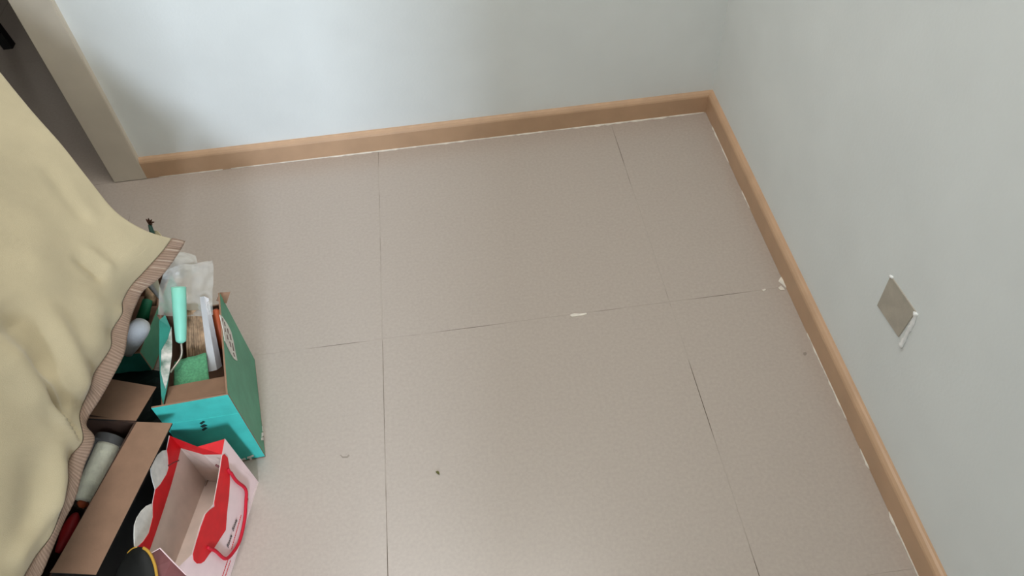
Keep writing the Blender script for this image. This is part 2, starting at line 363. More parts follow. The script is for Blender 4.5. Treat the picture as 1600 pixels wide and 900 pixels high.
# green scouring pad
pd = crv([(-1.1855, -0.7271, 0.1800), (-1.1657, -0.7263, 0.1860), (-1.1304, -0.7166, 0.1820)], 6); pe = crv([(-1.1795, -0.7843, 0.1760), (-1.1488, -0.7891, 0.1840), (-1.1181, -0.7782, 0.1780)], 6)
rows = [[x.lerp(y, k / 10) + UP * 0.002 * noise.noise((i * .5, k * .4, 3)) for i, (x, y) in enumerate(zip(pd, pe))] for k in range(11)]
single('scouring_pad', thicken(grid_mesh(rows), 0.006), M['pad'], 'square green scouring pad lying on top of the tools in the turquoise carton', 'pad', (-1.1556, -0.7441, 0.1700), smooth=True)
# wide brush under the pad
t = root('paint_brush', 'wide brown bristle brush lying in the turquoise carton beside the mint handle', 'brush', (-1.1806, -0.6480, 0.1200))
bm = bmesh.new()
c0, c1, d0, d1 = [Vector(p) for p in ((-1.1656, -0.6388, 0.2140), (-1.1354, -0.6437, 0.2140), (-1.1747, -0.7178, 0.1520), (-1.1351, -0.7072, 0.1520))]
for i in range(26):
    for k in range(5):
        u = i / 25; s = c0.lerp(c1, u) + Vector((0, 0, -0.003 * k)); e = d0.lerp(d1, min(1, max(0, u + random.uniform(-.05, .05)))) + Vector((0, random.uniform(-.01, .012), -0.004 * k + random.uniform(-.002, .002)))
        tube([s, s.lerp(e, .5) + UP * random.uniform(-.001, .0025), e], [.0016, .0015, .0007], 4, bm)
o = link('bristles', bm, M['bristle'], t); o['kind'] = 'stuff'
link('ferrule', slab([c0 + Vector((-.003, .006, .010)), c1 + Vector((.003, .006, .010)), c1 + Vector((.003, -.004, .004)), c0 + Vector((-.003, -.004, .004))], .016, (-.6, -1.5, 1.3)), M['wire'], t)
# folded white channel strip
pa = [Vector(p) for p in ((-1.1337, -0.6322, 0.2360), (-1.1226, -0.6383, 0.2430), (-1.1172, -0.6379, 0.2360))]; pb = [Vector(p) for p in ((-1.1311, -0.7412, 0.1580), (-1.1134, -0.7454, 0.1660), (-1.1118, -0.7264, 0.1500))]
bm = grid_mesh([[x.lerp(y, k / 6) for x, y in zip(pa, pb)] for k in range(7)])
single('channel_strip', thicken(bm, 0.0016), M['grey'], 'long folded white plastic strip leaning among the tools in the turquoise carton', 'plastic strip', (-1.1310, -0.7275, 0.1500))
single('orange_handle', lathe_axis((-1.1173, -0.6340, 0.2000), (-1.1180, -0.6799, 0.1400), [(0, .003), (.04, .0075), (.5, .0085), (.95, .007), (1, .003)], 16), M['orange'], 'small orange tool handle tucked against the green side of the turquoise carton', 'tool', (-1.1278, -0.6637, 0.1300), smooth=True)

def film(rows, n, amp, freq, seed):
    R = [crv(r_, n) for r_ in rows]; colz = list(zip(*R)); G = [crv(c_, n) for c_ in colz]
    for q in G:
        for i, p in enumerate(q):
            d = noise.noise(p * freq + Vector((seed, 0, 0))) + 0.6 * abs(noise.noise(p * freq * 2.3 + Vector((0, seed, 0))))
            q[i] = p + Vector((0.25, -0.5, 0.85)) * d * amp
    return grid_mesh(G)
bm = film([[(-1.1935, -0.5838, 0.2620), (-1.1711, -0.5736, 0.2620), (-1.1421, -0.5702, 0.2580), (-1.1096, -0.5715, 0.2620)],
           [(-1.1992, -0.6051, 0.2560), (-1.1752, -0.5917, 0.2500), (-1.1429, -0.5875, 0.2460), (-1.1076, -0.5912, 0.2540)],
           [(-1.2020, -0.6321, 0.2460), (-1.1836, -0.6203, 0.2280), (-1.1502, -0.6255, 0.2240), (-1.1097, -0.6378, 0.2380)],
           [(-1.1990, -0.6672, 0.2420), (-1.1862, -0.6509, 0.2150), (-1.1492, -0.6530, 0.2100), (-1.1089, -0.6693, 0.2260)]], 9, 0.008, 58, 3)
single('plastic_bag', bm, M['film'], 'crumpled clear plastic bag spread over the back of the turquoise carton', 'plastic bag', (-1.1755, -0.6047, 0.2000), smooth=True)
bm = film([[(-1.2352, -0.4740, 0.1950), (-1.2111, -0.4778, 0.2020), (-1.1895, -0.4832, 0.2020), (-1.1756, -0.4848, 0.1920)],
           [(-1.2244, -0.5064, 0.2100), (-1.1979, -0.5169, 0.2220), (-1.1788, -0.5181, 0.2180), (-1.1672, -0.5087, 0.2000)],
           [(-1.2248, -0.5290, 0.2060), (-1.1985, -0.5348, 0.2130), (-1.1810, -0.5284, 0.2080), (-1.1695, -0.5127, 0.1920)],
           [(-1.2316, -0.5351, 0.1920), (-1.2041, -0.5423, 0.1950), (-1.1857, -0.5363, 0.1920), (-1.1755, -0.5176, 0.1800)]], 7, 0.005, 60, 9)
single('plastic_wrap', bm, M['film2'], 'bunched cloudy plastic wrap behind the carton next to the cloth corner', 'plastic bag', (-1.1944, -0.5141, 0.2000), smooth=True)

# ------------------------------------------------------------------ low green box half under the cloth
r = root('tool_tray', 'low teal box half hidden under the brown cloth edge, left of the tool carton', 'box', (-1.37, -0.51, 0))
A = Vector((-1.312, -0.607, 0)); B = A + Vector((-0.125, 0.008, 0)); D = A + Vector((0.030, 0.205, 0)); E_ = B + Vector((0.030, 0.205, 0))
HB = 0.067
def tp(name, a, b, out, m): return link(name, slab([a + UP * .002, b + UP * .002, b + UP * HB, a + UP * HB], .003, out, two=True), [m, M['kraft']], r)
tp('front_panel', B, A, (-1.3, -5, .1), M['teal']); tp('side_panel', A + Vector((-.0005, .003, 0)), D, (5, -.5, .1), M['green'])
tp('side_panel', B + Vector((.0005, .003, 0)), E_, (-5, -.5, .1), M['green']); tp('back_panel', E_, D, (-1.3, 5, .1), M['green'])
link('bottom_panel', slab([A + UP * .004, B + UP * .004, E_ + UP * .004, D + UP * .004], .003, (0, 0, 5)), M['kraft'], r)
a, b = Vector((-1.3131, -0.6203, 0.1050)), Vector((-1.2761, -0.6036, 0.1500))
t = root('foam_roller', 'white round-ended foam roller poking out of the low teal box under the cloth', 'paint roller', a)
link('sleeve', lathe_axis(a, b, [(-.25, .010), (0, .0135), (.35, .0170), (.7, .0190), (.9, .0182), (1.02, .0150), (1.10, .0085), (1.13, .002)], 24), M['foam'], t, True)
single('green_handle', lathe_axis((-1.3199, -0.4693, 0.0680), (-1.3295, -0.5117, 0.0550), [(0, .003), (.05, .010), (.5, .011), (.95, .0125), (1, .004)], 16), M['darkgreen'], 'dark green tool handle behind the white foam roller in the low teal box', 'tool', (-1.3369, -0.4818, 0.0400), smooth=True)
single('grey_tube', lathe_axis((-1.3130, -0.4396, 0.0750), (-1.3228, -0.4714, 0.0500), [(0, .003), (.03, .012), (.97, .013), (1, .004)], 16), M['bristle'], 'brown tube end in the dark gap behind the low teal box', 'tube', (-1.3307, -0.4480, 0.0400), smooth=True)

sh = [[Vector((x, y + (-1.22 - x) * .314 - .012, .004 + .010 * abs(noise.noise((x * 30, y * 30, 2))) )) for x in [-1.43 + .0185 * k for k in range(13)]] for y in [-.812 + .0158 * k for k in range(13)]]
single('gap_shade', thicken(grid_mesh(sh), .0015), M['sheet'], 'dark sheet standing in for shade on the floor in the gap between black carton and low teal box', 'sheet', (-1.32, -.73, 0))  # dark sheet added to stand for the shade between the boxes

# ------------------------------------------------------------------ brown carton with black outside
K = Vector((-1.220, -0.854, 0)); u = Vector((-0.300, -0.954, 0)).normalized(); w = Vector((u.y, -u.x, 0)); HC = 0.200
r = root('black_carton', 'open carton, black outside and plain brown inside, flaps folded out beside the pink gift bag', 'box', K + u * .17 + w * .11)
L_, W_ = 0.262, 0.22
c00, c10, c01, c11 = K, K + u * L_, K + w * W_, K + u * L_ + w * W_
def cp(name, a, b, out): return link(name, slab([a + UP * .002, b + UP * .002, b + UP * HC, a + UP * HC], .003, out, two=True), [M['black'], M['shadecard']], r)
mid = K + u * L_ / 2 + w * W_ / 2
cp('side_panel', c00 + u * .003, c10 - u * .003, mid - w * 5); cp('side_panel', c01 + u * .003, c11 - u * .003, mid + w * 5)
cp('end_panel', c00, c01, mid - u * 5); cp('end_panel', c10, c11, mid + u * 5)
link('bottom_panel', slab([p + UP * .004 for p in (c00, c10, c11, c01)], .003, (0, 0, 5)), M['shadecard'], r)
link('flap', slab([(-1.2188, -0.8550, 0.2010), (-1.1603, -0.8658, 0.2000), (-1.2316, -1.1042, 0.2000), (-1.2989, -1.0917, 0.2010), (-1.2953, -1.0843, 0.2010)], .0028, (-.6, -1.5, 5), two=True), [M['kraft'], M['black']], r)
link('flap', slab([(-1.2202, -0.8530, 0.2010), (-1.3005, -0.8364, 0.2010), (-1.2939, -0.7439, 0.1780), (-1.2092, -0.7737, 0.1780)], .0028, (-.6, -1.5, 5), two=True), [M['kraft'], M['black']], r)
# roller in its wrapper, inside the carton
a, b = Vector((-1.2762, -0.8682, 0.1660)), Vector((-1.3040, -0.9586, 0.1500))
t = root('wrapped_roller', 'cream fleece paint roller sleeve wrapped in clear film inside the brown carton', 'paint roller', b)
link('sleeve', lathe_axis(a, b, [(0, .006), (.01, .0165), (.06, .0185), (.94, .0185), (.99, .0165), (1, .006)], 24), M['fleece'], t, True)
link('end_cap', lathe_axis(a.lerp(b, 1.0), a.lerp(b, 1.10), [(0, .008), (.5, .009), (1, .004)], 14), M['orange'], t, True)
ax = (b - a).normalized(); side = ax.cross(UP).normalized()
bm = bmesh.new(); rings = []
for k in range(15):
    tt = -0.10 + 1.16 * k / 14; p = a.lerp(b, tt); rr = 0.0255 * (1 if 1 < k < 13 else 0.93)
    rings.append([p + (side * math.cos(q * 2 * math.pi / 24) * 1.12 + UP * math.sin(q * 2 * math.pi / 24) * .92) * (rr + .0016 * noise.noise((k * .5, q * .6, 4))) for q in range(25)])
grid_mesh(rings, bm); link('wrapper', bm, M['film3'], t, True)
rc = crv([(-1.3116, -0.9780, 0.1500), (-1.3110, -0.9962, 0.1550), (-1.3151, -1.0163, 0.1550), (-1.3255, -1.0391, 0.1500)], 6)
single('red_packet', tube(rc, [.003 + .0085 * math.sin(math.pi * (i + .6) / (len(rc) + .2)) for i in range(len(rc))], 14), M['darkred'], 'dark red packet in the brown carton showing below the cloth hem', 'packet', (-1.3294, -1.0059, 0.1300), smooth=True)

# ------------------------------------------------------------------ pink gift bag
LF, LNB, RF, RNB = [Vector(v) for v in ((-1.1728, -0.8695, -0.0001), (-1.1848, -1.0796, 0.0670), (-1.0777, -0.8841, -0.0018), (-1.1260, -1.1258, -0.0013))]
RF.z = RNB.z = 0.001
r = root('gift_bag', 'open pink paper gift bag with red lobed trim and red cord handle', 'bag', (RF + RNB) / 2 + Vector((-.047, .01, -.001)))
outB = Vector((5, -1, 2))
rp = link('right_panel', slab([(-1.0907, -0.8764, 0.1485), (-1.0950, -0.9013, 0.1415), (-1.1012, -0.9383, 0.1291), (-1.1076, -0.9753, 0.1187), (-1.1080, -0.9789, 0.1148), (-1.1109, -0.9887, 0.1252), (-1.1139, -0.9995, 0.1333), (-1.1180, -1.0196, 0.1343), (-1.1224, -1.0423, 0.1329), (-1.1262, -1.0624, 0.1310), (-1.1345, -1.0915, 0.1561), (-1.1260, -1.1258, -0.0013), (-1.0777, -0.8841, -0.0018)], .0011, outB, two=True), [M['pink'], M['paper']], r)
def bdec(name, pts, m, lift=.0011, th=.0008, par=None): return decal(name, pts, m, outB, par or rp, lift, th)
bdec('red_trim', [Vector(p) for p in ((-1.0939, -0.8981, 0.1364), (-1.0953, -0.9030, 0.1403), (-1.0990, -0.9253, 0.1325), (-1.1049, -0.9598, 0.1229), (-1.1075, -0.9750, 0.1182), (-1.1079, -0.9790, 0.1136), (-1.1108, -0.9888, 0.1240), (-1.1137, -0.9994, 0.1316), (-1.1178, -1.0194, 0.1326), (-1.1222, -1.0422, 0.1313), (-1.1259, -1.0617, 0.1294), (-1.1265, -1.0681, 0.1225), (-1.1256, -1.0693, 0.1108), (-1.1239, -1.0655, 0.1004), (-1.1219, -1.0593, 0.0927), (-1.1185, -1.0457, 0.0856), (-1.1152, -1.0333, 0.0772), (-1.1105, -1.0143, 0.0685), (-1.1060, -0.9960, 0.0598), (-1.1023, -0.9709, 0.0731), (-1.0985, -0.9473, 0.0828), (-1.0955, -0.9265, 0.0942), (-1.0934, -0.9086, 0.1098), (-1.0927, -0.8982, 0.1238))], M['red'])
hp = crv([(-1.0950, -0.9144, 0.1145), (-1.0943, -0.9175, 0.1008), (-1.0927, -0.9197, 0.0798), (-1.0888, -0.9178, 0.0439), (-1.0910, -0.9353, 0.0298), (-1.0950, -0.9618, 0.0165), (-1.1011, -0.9947, 0.0121), (-1.1066, -1.0177, 0.0212), (-1.1120, -1.0360, 0.0392), (-1.1158, -1.0369, 0.0758), (-1.1186, -1.0396, 0.0993)], 5)
nB = Vector((0.9761, -0.1952, 0.0950))
link('cord_handle', tube([Vector(p) + nB * (.0045 if 3 < i < len(hp) - 4 else .0025) for i, p in enumerate(hp)], .0029, 8), M['redcord'], r, True)
# lettering on the right face
def text(body, a, b, size, m, name, shear=.3):
    a, b = Vector(a), Vector(b); xd = (b - a).normalized(); yd = nB.cross(xd).normalized()
    cu = bpy.data.curves.new(name, 'FONT'); cu.body = body; cu.size = size; cu.shear = shear; cu.extrude = .0002
    tmp = bpy.data.objects.new(name, cu); C.objects.link(tmp)
    bpy.context.view_layer.update()
    me = bpy.data.meshes.new_from_object(tmp.evaluated_get(bpy.context.evaluated_depsgraph_get()))
    C.objects.unlink(tmp); bpy.data.objects.remove(tmp)
    wd = max(v.co.x for v in me.vertices) or 1; s = (b - a).length / wd
    base = Vector(r.location)
    for v in me.vertices:
        q = v.co.copy(); v.co = a + xd * q.x * s + yd * q.y + nB * (.0016 + q.z) - base
    me.materials.append(m); o = bpy.data.objects.new(name, me); C.objects.link(o); o.parent = rp
    return o
text('Bonnie', (-1.1081, -1.0180, 0.0362), (-1.1037, -0.9962, 0.0356), .0100, M['ink'], 'lettering', .4)
text('Bonnie', (-1.1025, -0.9899, 0.0364), (-1.0982, -0.9692, 0.0345), .0100, M['ink'], 'lettering', .4)
def print_line(a, b, h):
    a, b = Vector(a), Vector(b); xd = (b - a).normalized(); yd = nB.cross(xd).normalized(); L = (b - a).length; t_ = 0
    bm = bmesh.new(); rnd = random.Random(int(L * 1e5))
    while t_ < L:
        wd = rnd.uniform(.0012, .0030); q = a + xd * t_
        slab([q, q + xd * min(wd, L - t_ + .0005), q + xd * min(wd, L - t_ + .0005) + yd * h, q + yd * h * rnd.uniform(.7, 1)], .0006, outB, bm, lift=.0009)
        t_ += wd + rnd.uniform(.0006, .0016)
    link('print_line', bm, M['red'], rp)
print_line((-1.1060, -1.0140, 0.0227), (-1.0949, -0.9572, 0.0247), .0016)
print_line((-1.1162, -1.0640, 0.0248), (-1.1091, -1.0291, 0.0231), .0016)
print_line((-1.1148, -1.0611, 0.0159), (-1.1085, -1.0303, 0.0146), .0016)
print_line((-1.0918, -0.9472, 0.0143), (-1.0876, -0.9236, 0.0190), .0020)
# left panel: white inside, red band, white lobes along the edge
inn = Vector((5, 0, 2))
lp = link('left_panel', slab([(-1.1848, -0.8567, 0.1498), (-1.1815, -0.8585, 0.1089), (-1.1728, -0.8695, -0.0001), (-1.1848, -1.0796, 0.0670), (-1.1925, -1.0767, 0.1620), (-1.1932, -1.0624, 0.1757), (-1.1915, -1.0455, 0.1616), (-1.1901, -1.0277, 0.1511), (-1.1891, -1.0008, 0.1490), (-1.1892, -0.9811, 0.1572), (-1.1886, -0.9587, 0.1581), (-1.1850, -0.9084, 0.1337), (-1.1856, -0.8835, 0.1493)], .0011, inn, two=True), [M['paper'], M['pink']], r)
bl = lambda name, pts, m, lift=.0010: decal(name, pts, m, inn, lp, lift, .0008)
bl('red_trim', [(-1.1848, -0.8572, 0.1496), (-1.1815, -0.8585, 0.1089), (-1.1828, -0.8938, 0.1117), (-1.1844, -0.9336, 0.1167), (-1.1863, -0.9761, 0.1241), (-1.1881, -1.0146, 0.1318), (-1.1899, -1.0505, 0.1396), (-1.1931, -1.0635, 0.1734), (-1.1931, -1.0605, 0.1746), (-1.1915, -1.0455, 0.1616), (-1.1901, -1.0277, 0.1511), (-1.1891, -1.0008, 0.1490), (-1.1892, -0.9811, 0.1572), (-1.1886, -0.9587, 0.1581), (-1.1873, -0.9449, 0.1477), (-1.1856, -0.9208, 0.1354), (-1.1850, -0.9084, 0.1337), (-1.1852, -0.8943, 0.1405), (-1.1856, -0.8835, 0.1493)], M['red'])
for q in ([(-1.1856, -0.8835, 0.1493), (-1.1868, -0.8908, 0.1609), (-1.1880, -0.9032, 0.1713), (-1.1893, -0.9219, 0.1808), (-1.1899, -0.9342, 0.1830), (-1.1897, -0.9435, 0.1770), (-1.1891, -0.9520, 0.1672), (-1.1886, -0.9587, 0.1581), (-1.1873, -0.9449, 0.1477), (-1.1856, -0.9208, 0.1354), (-1.1850, -0.9084, 0.1337), (-1.1852, -0.8943, 0.1405)],
          [(-1.1895, -0.9831, 0.1595), (-1.1908, -0.9924, 0.1720), (-1.1920, -1.0050, 0.1827), (-1.1931, -1.0195, 0.1903), (-1.1937, -1.0325, 0.1924), (-1.1937, -1.0447, 0.1881), (-1.1935, -1.0603, 0.1804), (-1.1931, -1.0593, 0.1752), (-1.1915, -1.0455, 0.1616), (-1.1901, -1.0277, 0.1511), (-1.1891, -1.0008, 0.1490)]):
    link('lobe', slab(q, .0011, inn, lift=.0002), M['white'], lp)
# far gusset folded inwards, red above and white below
R0, L0, V0 = Vector((-1.0910, -0.8773, 0.1491)), Vector((-1.1847, -0.8567, 0.1487)), Vector((-1.1346, -0.8856, 0.1500))
R1, L1, V1 = Vector((-1.0952, -0.9018, 0.1424)), Vector((-1.1815, -0.8585, 0.1089)), Vector((-1.1317, -0.8891, 0.1280))
RB, LB = RF.copy(), LF.copy(); VB = (RB + LB) / 2 + Vector((0, -.004, 0))
ff = Vector((-1.1, -2, 1.5))
g = link('gusset', grid_mesh([[L1, V1, R1], [LB, VB, RB]]), M['paper'], r)
link('red_trim', grid_mesh([[L0, V0, R0], [L1, V1, R1]]), M['red'], g)
N0 = Vector((-1.1345, -1.0915, 0.1561)); NLt = Vector((-1.1925, -1.0767, 0.1620)); 
link('gusset', slab([N0, NLt, LNB, RNB], .0010, (0, -5, 1)), M['pink'], r)
link('bottom_panel', slab([RF + UP * .003, RNB + UP * .003, LNB + UP * .003, LF + UP * .003], .001, (0, 0, 5)), M['paper'], r)
link('cord_stub', tube([(-1.1852, -0.9064, 0.1367), (-1.1838, -0.8938, 0.1234), (-1.1820, -0.8813, 0.1072)], .0014, 6), M['maroon'], r)
link('cord_stub', tube([(-1.1089, -0.9116, 0.1280), (-1.1043, -0.9133, 0.1220)], .0018, 6), M['maroon'], r)
link('fold_crease', tube([(-1.1684, -0.8694, 0.0060), (-1.1772, -0.8993, 0.0060), (-1.1815, -0.9350, 0.0060)], .0008, 6), M['kraft'], r)

# ------------------------------------------------------------------ black pouch with gold piping at the bottom edge
t = root('black_pouch', 'black rounded pouch with gold piping and maroon lining in front of the pink gift bag', 'bag', (-1.2251, -1.0972, 0.0000))
top = [(-1.2045, -1.0668, 0.1760), (-1.1960, -1.0640, 0.1820), (-1.1868, -1.0640, 0.1860), (-1.1781, -1.0666, 0.1880), (-1.1707, -1.0720, 0.1880), (-1.1640, -1.0808, 0.1870), (-1.1578, -1.0927, 0.1860), (-1.1533, -1.1052, 0.1850), (-1.1485, -1.1259, 0.1840), (-1.1445, -1.1660, 0.1820), (-1.1992, -1.1571, 0.1780), (-1.2158, -1.0996, 0.1760)]
bm = bmesh.new(); P0 = crv(top + [top[0]], 3)[:-1]
cen = sum(P0, Vector()) / len(P0)
lv = [[cen + UP * .006] * len(P0), [cen.lerp(p, .6) + UP * .005 for p in P0], [cen.lerp(p, .92) + UP * .001 for p in P0], P0,
      [cen.lerp(p, .97) - UP * .004 for p in P0], [cen.lerp(p, .5) - UP * .010 + Vector((0, -.045, 0)) for p in P0],
      [Vector((cen.x, cen.y - .085, 0)) + (p - cen) * .42 + UP * (.001 - (p - cen).z * .42) + UP * .09 for p in P0], [Vector((cen.x, cen.y - .09, .001)) + Vector(((p - cen).x, (p - cen).y, 0)) * .42 for p in P0]]
grid_mesh([x + [x[0]] for x in lv], bm); bmesh.ops.remove_doubles(bm, verts=bm.verts, dist=.0002)
link('pouch_body', bm, M['black'], t, True)
link('gold_piping', tube(crv([(-1.2035, -1.0677, 0.1780), (-1.1949, -1.0650, 0.1840), (-1.1858, -1.0650, 0.1880)], 4), .0009, 6), M['gold'], t, True)
link('gold_piping', tube(crv([(-1.1751, -1.0688, 0.1900), (-1.1687, -1.0736, 0.1900), (-1.1621, -1.0818, 0.1890), (-1.1559, -1.0938, 0.1880), (-1.1515, -1.1062, 0.1870), (-1.1467, -1.1268, 0.1860), (-1.1432, -1.1580, 0.1840)], 4), [.0022] * 24 + [.0024], 8), M['gold'], t, True)
link('lining', slab([(-1.1642, -1.0757, 0.1840), (-1.1548, -1.0687, 0.1800), (-1.1356, -1.0890, 0.1780), (-1.1115, -1.1135, 0.1760), (-1.1022, -1.1367, 0.1700), (-1.1488, -1.1329, 0.1780), (-1.1555, -1.0966, 0.1830)], .0016, (-.6, -1.5, 1.3)), M['maroon'], t)
link('lining_edge', tube([(-1.1637, -1.0762, 0.1850), (-1.1544, -1.0687, 0.1810), (-1.1352, -1.0890, 0.1790), (-1.1111, -1.1134, 0.1770)], .0009, 6), M['pink'], t)

# ------------------------------------------------------------------ small things by the cloth and on the floor
t = root('frayed_stalk', 'thin green stalk with a frayed brown tip sticking up behind the cream cloth', 'stalk', (-1.3659, -0.2658, 0.0000))
link('stem', tube([(-1.3655, -0.2599, 0.0000), (-1.3510, -0.2601, 0.0550), (-1.3531, -0.2461, 0.0700)], [.006, .0055, .0042], 8), M['stalk'], t, True)
bm = bmesh.new(); c = Vector((-1.3529, -0.2451, 0.0710))
for e in ((-1.3569, -0.2412, 0.0840), (-1.3491, -0.2445, 0.0880), (-1.3434, -0.2456, 0.0840), (-1.3385, -0.2505, 0.0800), (-1.3534, -0.2459, 0.0800), (-1.3438, -0.2537, 0.0760), (-1.3445, -0.2515, 0.0860)):
    tube([c, c.lerp(Vector(e), .5) + UP * .002, e], [.0032, .0026, .0008], 6, bm)
link('frayed_tip', bm, M['twig'], t)
single('paper_scrap', slab([(-1.3586, -0.2438, 0.0500), (-1.3406, -0.2538, 0.0550), (-1.3323, -0.2645, 0.0500), (-1.3251, -0.2770, 0.0450), (-1.3440, -0.2756, 0.0300), (-1.3631, -0.2642, 0.0300)], .0012, (-.6, -1.5, 1.3)), M['cream'], 'cream paper scrap beside the frayed stalk, behind the cloth', 'paper', (-1.3644, -0.2396, 0.0000))
bm = bmesh.new()
lf = [(-0.7577, -0.9125, 0.0000), (-0.7541, -0.9112, 0.0000), (-0.7514, -0.9141, 0.0000), (-0.7511, -0.9186, 0.0000), (-0.7545, -0.9168, 0.0000)]
slab([Vector(p) + UP * .0035 for p in lf], .0022, (0, 0, 5), bm)
for v in bm.verts: v.co += UP * .0012 * noise.noise(v.co * 200)
zmin = min(v.co.z for v in bm.verts)
for v in bm.verts: v.co.z += .0002 - zmin
single('leaf_crumb', bm, M['leaf'], 'tiny olive leaf crumb lying alone in the middle of the tiled floor', 'leaf', (-0.7532, -0.9145, 0.0000))
def splat(pts, label, name='paint_splash', m='caulk', h=.0012, cat='paint splash'):
    bm = slab([Vector(p) + UP * h for p in pts], h - .0001, (0, 0, 5))
    return single(name, bm, M[m], label, cat, pts[0])
splat([(-0.4594, -0.5980, 0.0000), (-0.4495, -0.5953, 0.0000), (-0.4379, -0.5981, 0.0000), (-0.4244, -0.5977, 0.0000), (-0.4238, -0.6021, 0.0000), (-0.4362, -0.6035, 0.0000), (-0.4510, -0.6036, 0.0000), (-0.4562, -0.6028, 0.0000)], 'white paint splash on the tile joint in the middle of the floor')
splat([(-0.0160, -0.5972, 0.0000), (-0.0087, -0.5922, 0.0000), (-0.0056, -0.5990, 0.0000), (-0.0050, -0.6052, 0.0000), (-0.0141, -0.6037, 0.0000)], 'white plaster blob where the tile joint meets the right baseboard')
splat([(-0.0518, -0.5975, 0.0000), (-0.0441, -0.5952, 0.0000), (-0.0424, -0.5981, 0.0000), (-0.0490, -0.6015, 0.0000)], 'tiny white speck on the tile joint left of the plaster blob')
splat([(-0.9316, -0.8514, 0.0000), (-0.9292, -0.8518, 0.0000), (-0.9257, -0.8556, 0.0000), (-0.9186, -0.8560, 0.0000), (-0.9151, -0.8526, 0.0000), (-0.9133, -0.8555, 0.0000), (-0.9174, -0.8595, 0.0000), (-0.9268, -0.8581, 0.0000)], 'faint grey scuff on the tile left of the olive leaf crumb', 'floor_scuff', 'scuff', .0004, 'scuff')
splat([(-0.0238, -0.7635, 0.0000), (-0.0184, -0.7628, 0.0000), (-0.0176, -0.7676, 0.0000), (-0.0229, -0.7714, 0.0000), (-0.0254, -0.7679, 0.0000)], 'small grey spot on the tile close to the right baseboard', 'floor_scuff', 'scuff', .0004, 'scuff')

# ------------------------------------------------------------------ stool in the dark hall
f0 = Vector((-1.9646, 0.6994, 0.0000)); lt = Vector((f0.x - .10, f0.y + .02, .62))
t = root('black_stool', 'black stool leg standing in the dark hall beyond the doorway', 'stool', f0 + Vector((-.2, .15, 0)))
cx = f0 + Vector((-.21, .17, 0))
for sx, sy in ((1, -1), (-1, -1), (1, 1), (-1, 1)):
    a = cx + Vector((.21 * sx, .17 * sy, .0)); b = cx + Vector((.10 * sx, .10 * sy, .62))
    bm = bmesh.new()
    hw = .014
    V = [[bm.verts.new(p + Vector((x * hw, y * hw, 0))) for x, y in ((-1, -1), (1, -1), (1, 1), (-1, 1))] for p in (a, b)]
    for k in range(4): bm.faces.new([V[0][k], V[0][(k + 1) % 4], V[1][(k + 1) % 4], V[1][k]])
    bm.faces.new(V[0][::-1]); bm.faces.new(V[1])
    link('leg', bm, M['metal'], t)
link('seat', box(cx + Vector((-.15, -.15, .62)), cx + Vector((.15, .15, .66)), .012), M['metal'], t)

